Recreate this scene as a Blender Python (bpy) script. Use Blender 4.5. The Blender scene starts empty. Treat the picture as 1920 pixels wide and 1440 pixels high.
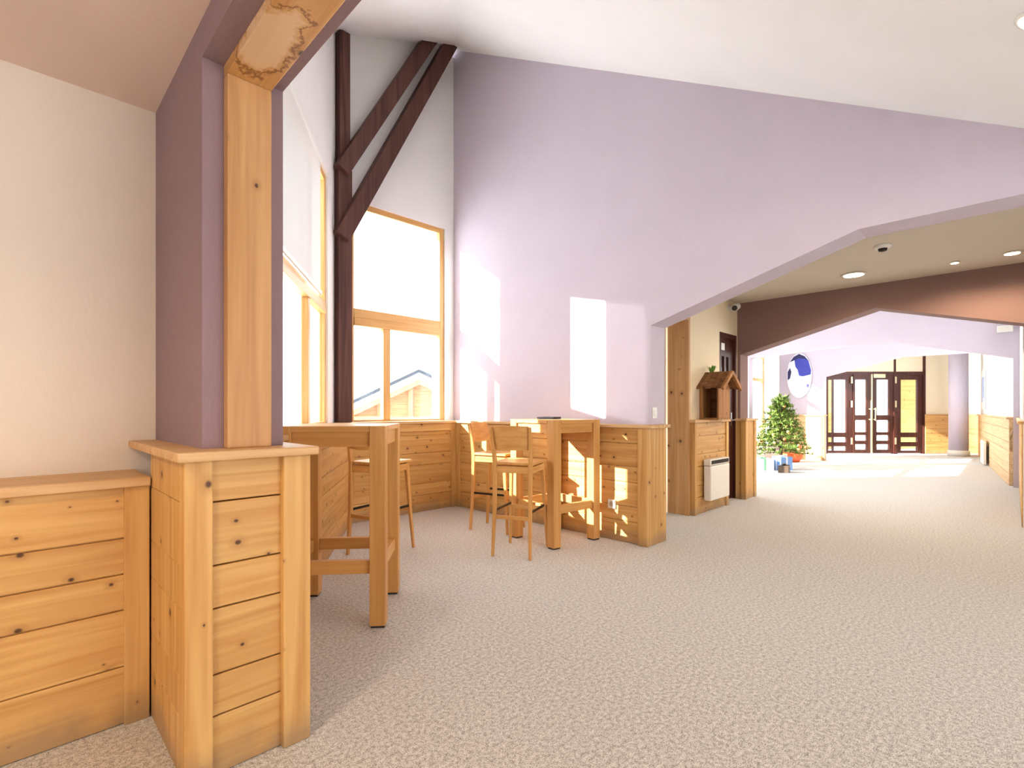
import bpy, bmesh, math, random
from mathutils import Vector, Matrix
random.seed(7)
R = math.radians
scene = bpy.context.scene
col = scene.collection

# ---------------------------------------------------------------- camera
cam_d = bpy.data.cameras.new('camera'); cam = bpy.data.objects.new('camera', cam_d); col.objects.link(cam)
cam.location = (0, 0, 1.2); cam.rotation_euler = (R(90), 0, R(-45))
cam_d.sensor_width = 36; cam_d.lens = 940 / 1920 * 36; cam_d.shift_y = 48 / 1920
cam_d.clip_start = 0.05; cam_d.clip_end = 2000
scene.camera = cam
# ---------------------------------------------------------------- exposure
vs = scene.view_settings
vs.view_transform = 'Standard'; vs.look = 'None'; vs.gamma = 1; vs.use_curve_mapping = False
vs.exposure = 0.72
# ---------------------------------------------------------------- sky
world = bpy.data.worlds.new('sky'); scene.world = world; world.use_nodes = True
wn = world.node_tree; bg = wn.nodes['Background']
tcw = wn.nodes.new('ShaderNodeTexCoord'); nzw = wn.nodes.new('ShaderNodeTexNoise'); nzw.inputs['Scale'].default_value = 2.2; nzw.inputs['Detail'].default_value = 6
rmw = wn.nodes.new('ShaderNodeValToRGB')
rmw.color_ramp.elements[0].position = .35; rmw.color_ramp.elements[0].color = (.90, .95, 1, 1)
rmw.color_ramp.elements[1].position = .65; rmw.color_ramp.elements[1].color = (1, 1, 1, 1)
wn.links.new(tcw.outputs['Generated'], nzw.inputs['Vector']); wn.links.new(nzw.outputs['Fac'], rmw.inputs['Fac']); wn.links.new(rmw.outputs['Color'], bg.inputs['Color'])
bg.inputs['Strength'].default_value = 3.5
# ---------------------------------------------------------------- sun
sd = bpy.data.lights.new('sun', 'SUN'); sun = bpy.data.objects.new('sun', sd); col.objects.link(sun)
sd.energy = 16; sd.angle = R(0.6); sd.color = (1, .965, .91)
sun.location = (-8, 10, 9)
sun.rotation_euler = Vector((1, -.79, -.54)).to_track_quat('-Z', 'Y').to_euler()

# ================================================================ helpers
class MB:
    """collects shapes into one mesh; every shape carries its own random number for the shaders"""
    def __init__(s): s.v = []; s.f = []; s.r = []; s.sm = []
    def add(s, vs_, fs, smooth=False, rnd=None):
        b = len(s.v); rnd = random.random() if rnd is None else rnd
        s.v += [tuple(v) for v in vs_]
        for f in fs: s.f.append(tuple(i + b for i in f)); s.r.append(rnd); s.sm.append(smooth)
        return s
    def box(s, x0, x1, y0, y1, z0, z1, **k):
        x0, x1 = sorted((x0, x1)); y0, y1 = sorted((y0, y1)); z0, z1 = sorted((z0, z1))
        v = [(x, y, z) for z in (z0, z1) for y in (y0, y1) for x in (x0, x1)]
        return s.add(v, [(0, 2, 3, 1), (4, 5, 7, 6), (0, 1, 5, 4), (2, 6, 7, 3), (0, 4, 6, 2), (1, 3, 7, 5)], **k)
    def bar(s, a, b, w0, h0, w1=None, h1=None, up=(0, 0, 1), **k):
        """a tapered bar of rectangular section from a to b"""
        a = Vector(a); b = Vector(b); w1 = w0 if w1 is None else w1; h1 = h0 if h1 is None else h1
        d = (b - a).normalized(); u = Vector(up)
        if abs(d.dot(u)) > .97: u = Vector((0, 1, 0))
        x = d.cross(u).normalized(); y = x.cross(d).normalized()
        v = []
        for p, w, h in ((a, w0, h0), (b, w1, h1)):
            for sx, sy in ((-1, -1), (1, -1), (1, 1), (-1, 1)): v.append(p + x * sx * w / 2 + y * sy * h / 2)
        return s.add(v, [(3, 2, 1, 0), (4, 5, 6, 7), (0, 1, 5, 4), (1, 2, 6, 5), (2, 3, 7, 6), (3, 0, 4, 7)], **k)
    def chain(s, pts, sizes, **k):
        """a bent tapered bar (square-ish) through points; section kept level in x/y"""
        v = []; f = []; n = len(pts)
        for p, (w, h) in zip(pts, sizes):
            for sx, sy in ((-1, -1), (1, -1), (1, 1), (-1, 1)): v.append((p[0] + sx * w / 2, p[1] + sy * h / 2, p[2]))
        for i in range(n - 1):
            for j in range(4): f.append((i * 4 + j, i * 4 + (j + 1) % 4, i * 4 + 4 + (j + 1) % 4, i * 4 + 4 + j))
        f += [(3, 2, 1, 0), tuple(range(n * 4 - 4, n * 4))]
        return s.add(v, f, **k)
    def prism(s, poly, axis, a, b, **k):
        """polygon extruded along an axis. x: poly=(y,z); y: poly=(x,z); z: poly=(x,y)"""
        def p3(p, t): return (t, p[0], p[1]) if axis == 'x' else (p[0], t, p[1]) if axis == 'y' else (p[0], p[1], t)
        n = len(poly); v = [p3(p, a) for p in poly] + [p3(p, b) for p in poly]
        f = [tuple(range(n))[::-1], tuple(range(n, 2 * n))] + [(i, (i + 1) % n, n + (i + 1) % n, n + i) for i in range(n)]
        return s.add(v, f, **k)
    def tube(s, a, b, r0, r1=None, n=16, smooth=True, **k):
        a = Vector(a); b = Vector(b); r1 = r0 if r1 is None else r1; d = (b - a).normalized()
        x = d.orthogonal().normalized(); y = d.cross(x); v = []
        for p, r in ((a, r0), (b, r1)):
            for i in range(n): t = 2 * math.pi * i / n; v.append(p + x * math.cos(t) * r + y * math.sin(t) * r)
        rnd = random.random()
        s.add(v, [(i, (i + 1) % n, n + (i + 1) % n, n + i) for i in range(n)], smooth=smooth, rnd=rnd)
        return s.add(v, [tuple(range(n))[::-1], tuple(range(n, 2 * n))], rnd=rnd)
    def lathe(s, prof, c=(0, 0, 0), n=24, **k):
        v = []; f = []
        for r, z in prof:
            for i in range(n): t = 2 * math.pi * i / n; v.append((c[0] + r * math.cos(t), c[1] + r * math.sin(t), c[2] + z))
        for j in range(len(prof) - 1):
            for i in range(n): f.append((j * n + i, j * n + (i + 1) % n, (j + 1) * n + (i + 1) % n, (j + 1) * n + i))
        f += [tuple(range(n))[::-1], tuple(range((len(prof) - 1) * n, len(prof) * n))]
        return s.add(v, f, smooth=True, **k)
    def grid(s, fn, nu, nv, thick=None, **k):
        v = [fn(i / nu, j / nv) for j in range(nv + 1) for i in range(nu + 1)]
        f = [(j * (nu + 1) + i, j * (nu + 1) + i + 1, (j + 1) * (nu + 1) + i + 1, (j + 1) * (nu + 1) + i) for j in range(nv) for i in range(nu)]
        return s.add(v, f, smooth=True, **k)
    def build(s, name, m, parent=None, loc=None, rz=0, bevel=0, fix=True):
        me = bpy.data.meshes.new(name); me.from_pydata(s.v, [], s.f)
        at = me.attributes.new('rnd', 'FLOAT', 'FACE'); at.data.foreach_set('value', s.r)
        me.polygons.foreach_set('use_smooth', s.sm)
        if fix:
            bm = bmesh.new(); bm.from_mesh(me); bmesh.ops.recalc_face_normals(bm, faces=bm.faces); bm.to_mesh(me); bm.free()
        me.materials.append(m); me.update()
        o = bpy.data.objects.new(name, me); col.objects.link(o)
        if parent: o.parent = parent
        if loc: o.location = loc
        o.rotation_euler.z = rz
        if bevel:
            b = o.modifiers.new('edge', 'BEVEL'); b.width = bevel; b.segments = 2; b.limit_method = 'ANGLE'; b.angle_limit = R(40)
        return o

def empty(name, loc=(0, 0, 0), rz=0, parent=None):
    o = bpy.data.objects.new(name, None); col.objects.link(o); o.location = loc; o.rotation_euler.z = rz; o.empty_display_size = .1
    if parent: o.parent = parent
    return o
def tag(o, label, cat=None, group=None, kind=None):
    o['label'] = label
    if cat: o['category'] = cat
    if group: o['group'] = group
    if kind: o['kind'] = kind
    return o
def struct(o, label, cat='wall'): return tag(o, label, cat, None, 'structure')
def copy_tree(o, parent=None):
    c = o.copy(); col.objects.link(c)
    if parent: c.parent = parent
    for ch in list(o.children): copy_tree(ch, c)
    return c
def frame_rz(p0, p1): return math.atan2(p1[1] - p0[1], p1[0] - p0[0])

# ================================================================ materials
def new_mat(name):
    m = bpy.data.materials.new(name); m.use_nodes = True; nt = m.node_tree
    return m, nt, nt.nodes['Principled BSDF']
def N(nt, t, **k):
    n = nt.nodes.new('ShaderNode' + t)
    for a, b in k.items(): setattr(n, a, b)
    return n
def L(nt, a, b): nt.links.new(a, b)
def math_n(nt, op, a, b=None):
    n = N(nt, 'Math', operation=op)
    for i, x in enumerate((a, b)):
        if x is None: continue
        if hasattr(x, 'links'): L(nt, x, n.inputs[i])
        else: n.inputs[i].default_value = x
    return n.outputs[0]
def mixc(nt, fac, a, b, blend='MIX'):
    n = N(nt, 'Mix', data_type='RGBA', blend_type=blend)
    for s, x in ((n.inputs[0], fac), (n.inputs[6], a), (n.inputs[7], b)):
        if hasattr(x, 'links'): L(nt, x, s)
        else: s.default_value = x if isinstance(x, (int, float)) else (*x, 1)
    return n.outputs[2]
def srgb(r, g, b):
    f = lambda c: (c / 12.92 if c <= .04045 else ((c + .055) / 1.055) ** 2.4)
    return tuple(f(c / 255) for c in (r, g, b))

def plain(name, c, rough=.6, metal=0, bump=0, bscale=60, spec=.4):
    m, nt, p = new_mat(name)
    tc = N(nt, 'TexCoord'); nz = N(nt, 'TexNoise'); nz.inputs['Scale'].default_value = bscale; nz.inputs['Detail'].default_value = 4
    L(nt, tc.outputs['Object'], nz.inputs['Vector'])
    a = tuple(x * .95 for x in c); b = tuple(min(1, x * 1.04) for x in c)
    L(nt, mixc(nt, nz.outputs['Fac'], a, b), p.inputs['Base Color'])
    p.inputs['Roughness'].default_value = rough; p.inputs['Metallic'].default_value = metal; p.inputs['Specular IOR Level'].default_value = spec
    if bump:
        bp = N(nt, 'Bump'); bp.inputs['Strength'].default_value = bump; bp.inputs['Distance'].default_value = .01
        L(nt, nz.outputs['Fac'], bp.inputs['Height']); L(nt, bp.outputs['Normal'], p.inputs['Normal'])
    return m

def plaster(name, c, bump=.35, scale=38):
    """trowelled render: rough, with a fine vertical drag in it"""
    m, nt, p = new_mat(name)
    tc = N(nt, 'TexCoord'); mp = N(nt, 'Mapping'); mp.inputs['Scale'].default_value = (1, 1, .35)
    L(nt, tc.outputs['Object'], mp.inputs['Vector'])
    n1 = N(nt, 'TexNoise'); n1.inputs['Scale'].default_value = scale; n1.inputs['Detail'].default_value = 5; n1.inputs['Roughness'].default_value = .6
    n2 = N(nt, 'TexNoise'); n2.inputs['Scale'].default_value = 2.2; n2.inputs['Detail'].default_value = 2
    L(nt, mp.outputs[0], n1.inputs['Vector']); L(nt, tc.outputs['Object'], n2.inputs['Vector'])
    c1 = mixc(nt, n2.outputs['Fac'], tuple(x * .96 for x in c), tuple(min(1, x * 1.04) for x in c))
    L(nt, c1, p.inputs['Base Color']); p.inputs['Roughness'].default_value = .85; p.inputs['Specular IOR Level'].default_value = .2
    bp = N(nt, 'Bump'); bp.inputs['Strength'].default_value = bump; bp.inputs['Distance'].default_value = .012
    L(nt, n1.outputs['Fac'], bp.inputs['Height']); L(nt, bp.outputs['Normal'], p.inputs['Normal'])
    return m

def wood(name, axis, light, dark, knots=.5, rough=.5, dirt=False, contrast=1., kscale=8.5):
    m, nt, p = new_mat(name)
    tc = N(nt, 'TexCoord'); at = N(nt, 'Attribute', attribute_name='rnd', attribute_type='GEOMETRY')
    rnd = at.outputs['Fac']
    sep = N(nt, 'SeparateXYZ'); L(nt, tc.outputs['Object'], sep.inputs[0])
    off = math_n(nt, 'MULTIPLY', rnd, 53.)
    sc = {'x': (1.1, 26, 26), 'y': (26, 1.1, 26), 'z': (26, 26, 1.1)}[axis]
    cb = N(nt, 'CombineXYZ')
    for i in range(3): L(nt, math_n(nt, 'ADD', math_n(nt, 'MULTIPLY', sep.outputs[i], sc[i]), off), cb.inputs[i])
    n1 = N(nt, 'TexNoise'); n1.inputs['Scale'].default_value = 1; n1.inputs['Detail'].default_value = 6; n1.inputs['Distortion'].default_value = .6
    L(nt, cb.outputs[0], n1.inputs['Vector'])
    rp = N(nt, 'ValToRGB'); rp.color_ramp.elements[0].position = .3; rp.color_ramp.elements[1].position = .72
    rp.color_ramp.elements[0].color = (*dark, 1); rp.color_ramp.elements[1].color = (*light, 1)
    L(nt, n1.outputs['Fac'], rp.inputs['Fac'])
    c = rp.outputs['Color']
    # each board has its own tone
    tone = math_n(nt, 'ADD', math_n(nt, 'MULTIPLY', rnd, .14 * contrast), 1 - .07 * contrast)
    cc = N(nt, 'CombineColor'); L(nt, tone, cc.inputs[0]); L(nt, math_n(nt, 'POWER', tone, 1.15), cc.inputs[1]); L(nt, math_n(nt, 'POWER', tone, 1.4), cc.inputs[2])
    c = mixc(nt, 1., c, cc.outputs[0], 'MULTIPLY')
    if knots:
        u = sep.outputs[0] if axis == 'x' else math_n(nt, 'ADD', sep.outputs[0], math_n(nt, 'MULTIPLY', sep.outputs[1], .8))
        if axis == 'y': u = sep.outputs[1]
        vv_ = sep.outputs[0] if axis == 'y' else sep.outputs[2]
        kv = N(nt, 'CombineXYZ')
        L(nt, math_n(nt, 'ADD', math_n(nt, 'MULTIPLY', u, .8 if axis != 'z' else 1.0), off), kv.inputs[0])
        L(nt, math_n(nt, 'ADD', math_n(nt, 'MULTIPLY', vv_, 1. if axis != 'z' else .75), off), kv.inputs[1])
        vo = N(nt, 'TexVoronoi', voronoi_dimensions='2D', feature='F1'); vo.inputs['Scale'].default_value = kscale
        L(nt, kv.outputs[0], vo.inputs['Vector'])
        sc2 = N(nt, 'SeparateColor'); L(nt, vo.outputs['Color'], sc2.inputs[0])
        on = math_n(nt, 'LESS_THAN', sc2.outputs[0], knots)
        size = math_n(nt, 'ADD', math_n(nt, 'MULTIPLY', sc2.outputs[1], .075), .02)
        wob = math_n(nt, 'ADD', vo.outputs['Distance'], math_n(nt, 'MULTIPLY', math_n(nt, 'SUBTRACT', n1.outputs['Fac'], .5), .05))
        q = math_n(nt, 'DIVIDE', wob, size)
        core = N(nt, 'MapRange'); core.inputs[1].default_value = 1.1; core.inputs[2].default_value = .55; core.inputs[3].default_value = 0; core.inputs[4].default_value = 1
        L(nt, q, core.inputs[0])
        halo = N(nt, 'MapRange'); halo.inputs[1].default_value = 3.2; halo.inputs[2].default_value = 1.; halo.inputs[3].default_value = 0; halo.inputs[4].default_value = .5
        L(nt, q, halo.inputs[0])
        c = mixc(nt, math_n(nt, 'MULTIPLY', halo.outputs[0], on), c, tuple(x * .72 for x in dark))
        c = mixc(nt, math_n(nt, 'MULTIPLY', core.outputs[0], on), c, (.10, .042, .018))
    if dirt:   # scuffed grey foot of the boards, where shoes and mops reach
        geo = N(nt, 'NewGeometry'); sg = N(nt, 'SeparateXYZ'); L(nt, geo.outputs['Position'], sg.inputs[0])
        nd = N(nt, 'TexNoise'); nd.inputs['Scale'].default_value = 7; nd.inputs['Detail'].default_value = 6; L(nt, tc.outputs['Object'], nd.inputs['Vector'])
        h = math_n(nt, 'ADD', sg.outputs[2], math_n(nt, 'MULTIPLY', math_n(nt, 'SUBTRACT', nd.outputs['Fac'], .5), .22))
        mr = N(nt, 'MapRange'); mr.inputs[1].default_value = .13; mr.inputs[2].default_value = .02; mr.inputs[3].default_value = 0; mr.inputs[4].default_value = .75
        L(nt, h, mr.inputs[0]); c = mixc(nt, mr.outputs[0], c, srgb(158, 130, 98))
    L(nt, c, p.inputs['Base Color'])
    p.inputs['Roughness'].default_value = rough; p.inputs['Specular IOR Level'].default_value = .35
    bp = N(nt, 'Bump'); bp.inputs['Strength'].default_value = .12; bp.inputs['Distance'].default_value = .004
    L(nt, n1.outputs['Fac'], bp.inputs['Height']); L(nt, bp.outputs['Normal'], p.inputs['Normal'])
    return m

def carpet():
    m, nt, p = new_mat('speckled_carpet')
    tc = N(nt, 'TexCoord')
    n1 = N(nt, 'TexNoise'); n1.inputs['Scale'].default_value = 230; n1.inputs['Detail'].default_value = 3; n1.inputs['Roughness'].default_value = .7
    n2 = N(nt, 'TexNoise'); n2.inputs['Scale'].default_value = 60; n2.inputs['Detail'].default_value = 3
    n3 = N(nt, 'TexNoise'); n3.inputs['Scale'].default_value = 1.3; n3.inputs['Detail'].default_value = 3
    for n in (n1, n2, n3): L(nt, tc.outputs['Object'], n.inputs['Vector'])
    f = math_n(nt, 'ADD', math_n(nt, 'MULTIPLY', n1.outputs['Fac'], .7), math_n(nt, 'MULTIPLY', n2.outputs['Fac'], .3))
    rp = N(nt, 'ValToRGB'); e = rp.color_ramp.elements
    e[0].position = .4; e[0].color = (*srgb(118, 108, 98), 1); e[1].position = .61; e[1].color = (*srgb(242, 237, 230), 1)
    x = e.new(.5); x.color = (*srgb(199, 194, 186), 1)
    L(nt, f, rp.inputs['Fac'])
    c = mixc(nt, math_n(nt, 'MULTIPLY', n3.outputs['Fac'], .25), rp.outputs['Color'], srgb(189, 184, 176))
    L(nt, c, p.inputs['Base Color']); p.inputs['Roughness'].default_value = .95; p.inputs['Specular IOR Level'].default_value = .1
    p.inputs['Sheen Weight'].default_value = .5; p.inputs['Sheen Roughness'].default_value = .4; p.inputs['Sheen Tint'].default_value = (1, .98, .96, 1)
    bp = N(nt, 'Bump'); bp.inputs['Strength'].default_value = .12; bp.inputs['Distance'].default_value = .003
    L(nt, n1.outputs['Fac'], bp.inputs['Height']); L(nt, bp.outputs['Normal'], p.inputs['Normal'])
    return m

def glass():
    m, nt, p = new_mat('window_glass'); nt.nodes.remove(p)
    out = nt.nodes['Material Output']; t = N(nt, 'BsdfTransparent'); t.inputs[0].default_value = (.96, .98, .98, 1)
    g = N(nt, 'BsdfGlossy'); g.inputs['Roughness'].default_value = .02; g.inputs['Color'].default_value = (.9, .95, 1, 1)
    lw_ = N(nt, 'LayerWeight'); fr = math_n(nt, 'ADD', math_n(nt, 'MULTIPLY', math_n(nt, 'POWER', lw_.outputs['Facing'], 5.), .35), .025)
    mx = N(nt, 'MixShader'); L(nt, fr, mx.inputs[0]); L(nt, t.outputs[0], mx.inputs[1]); L(nt, g.outputs[0], mx.inputs[2])
    L(nt, mx.outputs[0], out.inputs['Surface']); return m

def emit(name, c, s):
    m, nt, p = new_mat(name); p.inputs['Base Color'].default_value = (*c, 1)
    p.inputs['Emission Color'].default_value = (*c, 1); p.inputs['Emission Strength'].default_value = s; return m

def blind_mat():
    m, nt, p = new_mat('blind_fabric'); p.inputs['Base Color'].default_value = (*srgb(216, 215, 214), 1); p.inputs['Roughness'].default_value = .9
    out = nt.nodes['Material Output']; tl = N(nt, 'BsdfTranslucent'); tl.inputs[0].default_value = (.9, .9, .9, 1)
    mx = N(nt, 'MixShader'); mx.inputs[0].default_value = .02; L(nt, p.outputs[0], mx.inputs[1]); L(nt, tl.outputs[0], mx.inputs[2])
    # open screen weave: a share of the light goes straight through
    tp = N(nt, 'BsdfTransparent'); m2 = N(nt, 'MixShader'); m2.inputs[0].default_value = .05; L(nt, mx.outputs[0], m2.inputs[1]); L(nt, tp.outputs[0], m2.inputs[2])
    L(nt, m2.outputs[0], out.inputs['Surface']); return m

PL, PD = srgb(224, 181, 114), srgb(197, 143, 78)
M = {}
M['carpet'] = carpet()
M['lav'] = plaster('lavender_render', srgb(206, 195, 208))
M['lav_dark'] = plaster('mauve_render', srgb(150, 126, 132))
M['brown'] = plaster('brown_render', srgb(138, 110, 103))
M['white'] = plaster('white_render', srgb(238, 236, 234), .15, 50)
M['ceil'] = plaster('ceiling_white', srgb(247, 246, 245), .15, 60)
M['foyer'] = plaster('foyer_white', srgb(238, 225, 210), .1, 50)
M['cream'] = plaster('cream_render', srgb(236, 220, 190), .15, 50)
M['cceil'] = plaster('corridor_ceiling', srgb(218, 208, 194), .1, 60)
M['fceil'] = plaster('foyer_ceiling', srgb(238, 216, 202), .1, 60)
M['px'] = wood('pine_boards', 'x', PL, PD, .55, dirt=True)
M['pz'] = wood('pine_uprights', 'z', PL, PD, .4, dirt=True)
M['pledge'] = wood('pine_ledge', 'x', srgb(228, 190, 140), srgb(200, 152, 98), .25)
M['pxp'] = wood('pale_pine_boards', 'x', srgb(238, 206, 158), srgb(220, 178, 124), .3)  # paler tones than the other pine, for the lobby panelling
M['post'] = wood('pine_post', 'z', srgb(218, 172, 120), srgb(188, 138, 86), .5, kscale=7)
M['beam'] = wood('pine_beam', 'y', srgb(226, 178, 116), srgb(196, 142, 80), .6, kscale=4)
def worn(m):
    # pale worn patch with dark ragged rims near the end of the beam
    nt = m.node_tree; p = nt.nodes['Principled BSDF']; src = p.inputs['Base Color'].links[0].from_socket
    tc = N(nt, 'TexCoord'); sp = N(nt, 'SeparateXYZ'); L(nt, tc.outputs['Object'], sp.inputs[0])
    nz = N(nt, 'TexNoise'); nz.inputs['Scale'].default_value = 9; nz.inputs['Detail'].default_value = 7; nz.inputs['Roughness'].default_value = .65; L(nt, tc.outputs['Object'], nz.inputs['Vector'])
    dx = math_n(nt, 'DIVIDE', math_n(nt, 'ADD', sp.outputs[0], .02), .075); dy = math_n(nt, 'DIVIDE', math_n(nt, 'ADD', sp.outputs[1], .26), .22)
    d = math_n(nt, 'SQRT', math_n(nt, 'ADD', math_n(nt, 'MULTIPLY', dx, dx), math_n(nt, 'MULTIPLY', dy, dy)))
    h = math_n(nt, 'ADD', d, math_n(nt, 'MULTIPLY', math_n(nt, 'SUBTRACT', nz.outputs['Fac'], .5), 1.9))
    a = N(nt, 'MapRange'); a.inputs[1].default_value = .9; a.inputs[2].default_value = .7; L(nt, h, a.inputs[0])
    c = mixc(nt, math_n(nt, 'MULTIPLY', a.outputs[0], .75), src, srgb(236, 206, 168))
    r = N(nt, 'MapRange'); r.inputs[1].default_value = .07; r.inputs[2].default_value = .02; L(nt, math_n(nt, 'ABSOLUTE', math_n(nt, 'SUBTRACT', h, .98)), r.inputs[0])
    L(nt, mixc(nt, math_n(nt, 'MULTIPLY', r.outputs[0], .75), c, srgb(120, 70, 36)), p.inputs['Base Color'])
worn(M['beam'])
M['beech_z'] = wood('oiled_beech_upright', 'z', srgb(221, 170, 103), srgb(200, 143, 79), 0, .4, contrast=.5)
M['beech_x'] = wood('oiled_beech_rail', 'x', srgb(221, 170, 103), srgb(200, 143, 79), 0, .4, contrast=.5)
M['beech_y'] = wood('oiled_beech_side', 'y', srgb(221, 170, 103), srgb(200, 143, 79), 0, .4, contrast=.5)
M['frame_z'] = wood('window_pine_upright', 'z', srgb(228, 184, 120), srgb(204, 152, 88), 0, .4, contrast=.4)
M['frame_x'] = wood('window_pine_rail', 'x', srgb(228, 184, 120), srgb(204, 152, 88), 0, .4, contrast=.4)
M['dark_z'] = wood('dark_stained_timber', 'z', srgb(104, 68, 58), srgb(66, 38, 34), 0, .55)
M['door_dark'] = wood('dark_stained_door', 'z', srgb(84, 44, 34), srgb(54, 25, 20), 0, .4)
M['glass'] = glass()
M['blind'] = blind_mat()
M['metal_dark'] = plain('dark_steel', (.05, .045, .04), .4, .8)
M['metal'] = plain('brushed_steel', (.6, .6, .6), .35, 1)
M['brass'] = plain('pale_brass', srgb(214, 200, 160), .35, .6)
M['white_pl'] = plain('white_plastic', srgb(240, 240, 236), .45)
M['white_en'] = plain('white_enamel', srgb(238, 234, 224), .35)
M['black_pl'] = plain('black_plastic', (.02, .02, .02), .4)
M['snow'] = plain('snow', (.86, .9, .95), .9, 0, .3, 3)
M['lamp'] = emit('lamp_glow', (1, .86, .62), 14)

# ================================================================ floor
fl = MB()
fl.prism([(-3, -4), (4.4, -4), (4.4, -2.4), (7.2, -2.4), (7.2, -.6), (19.2, -.6), (19.2, 4.3), (15.9, 4.9), (13.6, 4.4), (7.1, 4.4), (7.1, 3.4), (4.3, 3.4), (4.3, 5.4), (2.45, 5.4), (.6, 2.85), (-3, 2.9)], 'z', -.12, 0)
struct(fl.build('floor', M['carpet']), 'speckled grey beige carpet running through the hall and corridor', 'floor')

# ================================================================ foyer shell (the bay the camera stands in)
struct(MB().box(-3, .46, 2.72, 2.95, 0, 2.53).build('wall_left', M['foyer']), 'cream white foyer wall above the lower pine panelling', 'wall')
struct(MB().box(-3, .46, -4, 2.95, 2.53, 2.68).build('ceiling_foyer', M['fceil']), 'low flat foyer ceiling beside the timber lined opening', 'ceiling')
fb = MB()
fb.box(-3.2, -3, -4, 2.95, 0, .9).box(-3.2, -3, -4, 2.95, 2.2, 2.68).box(-3.2, -3, -4, -1.6, .9, 2.2).box(-3.2, -3, .2, 2.95, .9, 2.2)
struct(fb.build('wall_rear', M['foyer']), 'foyer wall behind the viewer with a wide window opening', 'wall')
fr_ = MB()
fr_.box(-3.2, 4.3, -4.2, -4, 0, .1).box(-3.2, 4.3, -4.2, -4, 2.4, 2.75)
for a, b in ((-3.2, .75), (2.3, 2.4), (3.95, 4.3)): fr_.box(a, b, -4.2, -4, .1, 2.4)
struct(fr_.build('wall_right', M['foyer']), 'wall with wide window openings to the right of the viewer', 'wall')

struct(MB().box(-3, .3, 2.96, 5.3, -2.2, 5.5).build('wall_sun_block', M['white']), 'unseen block added outside to shade part of the left bay window')  # added out of view to keep sun off the window's left pane
# partition with the timber lined opening
pt = MB()
roof = lambda e, n: min(2.815 + .593 * max(n, -.45), 2.7345 + .39 * e + .3 * n)
pt.prism([(3.05, 0), (1.95, 0), (1.95, 2.40), (-4, 2.40), (-4, 2.6), (-.45, 2.6), (0, 2.87), (.524, 3.17), (3.05, 3.93)], 'x', .46, .727)
struct(pt.build('wall_partition', M['lav_dark']), 'mauve rendered pillar and lintel around the near opening', 'wall')
po = empty('trim_portal', (.6, 1.91, 0)); struct(po, 'knotty timber post and beam lining the near mauve opening', 'trim')
MB().box(-.073, .073, 0, .06, 1.066, 2.36).build('post', M['post'], po, bevel=.004)
MB().box(-.073, .073, -5.9, .06, 2.36, 2.405).build('beam', M['beam'], po, bevel=.004)

# ================================================================ panelling builder: local x along the wall, y = 0 the face, -y into the room
PLK = [.0, .194, .330, .547, .688, .897, 1.2]
def panelling(name, label, p0, p1, top=1.035, ledge=(.03, .35), posts=(), depth=.05, rail=None, ends=(0, 0), cuts=PLK, shift=0, boards='px'):
    """boards face the room on local -y; posts: list of (x0, x1); ledge: (thickness, back depth)"""
    root = empty(name, (p0[0], p0[1], 0), frame_rz(p0, p1)); struct(root, label, 'wall panelling')
    ln = math.hypot(p1[0] - p0[0], p1[1] - p0[1])
    pl = MB(); zt = top - (rail or 0)
    zs = [z + shift if 0 < z else z for z in cuts]; zs = [z for z in zs if z < zt - .02] + [zt]
    for a, b in zip(zs[:-1], zs[1:]): pl.box(.005, ln - .005, 0, depth - .002, a + .0025, b - .0025)
    pl.build('boards', M[boards], root, bevel=.003)
    MB().box(.005, ln - .005, .012, depth - .001, 0.0, top).build('backing', M['pz'], root)
    if rail: MB().box(.003, ln - .003, -.014, depth, zt, top).build('top_rail', M['px'], root, bevel=.003)
    for x0, x1 in posts: MB().box(x0, x1, -.016, depth, 0, top).build('upright', M['pz'], root, bevel=.003)
    if ledge: MB().box(-ends[0], ln + ends[1], -.032, ledge[1], top, top + ledge[0]).build('ledge', M['pledge'], root, bevel=.004)
    return root

# foyer left dado (lower)
panelling('trim_foyer', 'lower knotty pine panelling under the cream foyer wall', (-3, 2.40), (.385, 2.40), .905, (.035, .32), [(3.305, 3.384)], cuts=[0, .22, .435, .572, .709, 1.], ends=(0, 0))
# pillar casing: left face, front face, right face, cap
pc = empty('trim_pillar', (.39, 1.85, 0)); struct(pc, 'pine casing and thick cap around the foot of the mauve pillar', 'wall panelling')
b = MB()
zs = PLK[:-1] + [1.035]
for a, c in zip(zs[:-1], zs[1:]): b.box(.0, .385, 0, .05, a + .0025, c - .0025)
b.build('front_boards', M['px'], pc, bevel=.003)
b = MB()
for a, c in zip(zs[:-1], zs[1:]): b.box(0, .05, .05, .55, a + .001, c - .001)
b.build('side_boards', M['pz'], pc, bevel=.002)
b = MB()
for a, c in zip(zs[:-1], zs[1:]): b.box(.335, .385, .05, .75, a + .002, c - .002)
b.build('hall_side_boards', M['pz'], pc, bevel=.002)
MB().box(-.006, .075, -.014, .05, 0, 1.035).build('corner_upright', M['pz'], pc, bevel=.004)
MB().box(.292, .388, -.028, .05, 0, 1.035).build('upright', M['pz'], pc, bevel=.004)
MB().prism([(-.03, -.05), (.412, -.05), (.412, .86), (-.03, .86)], 'z', 1.035, 1.066).build('cap', M['pledge'], pc, bevel=.005)

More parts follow.
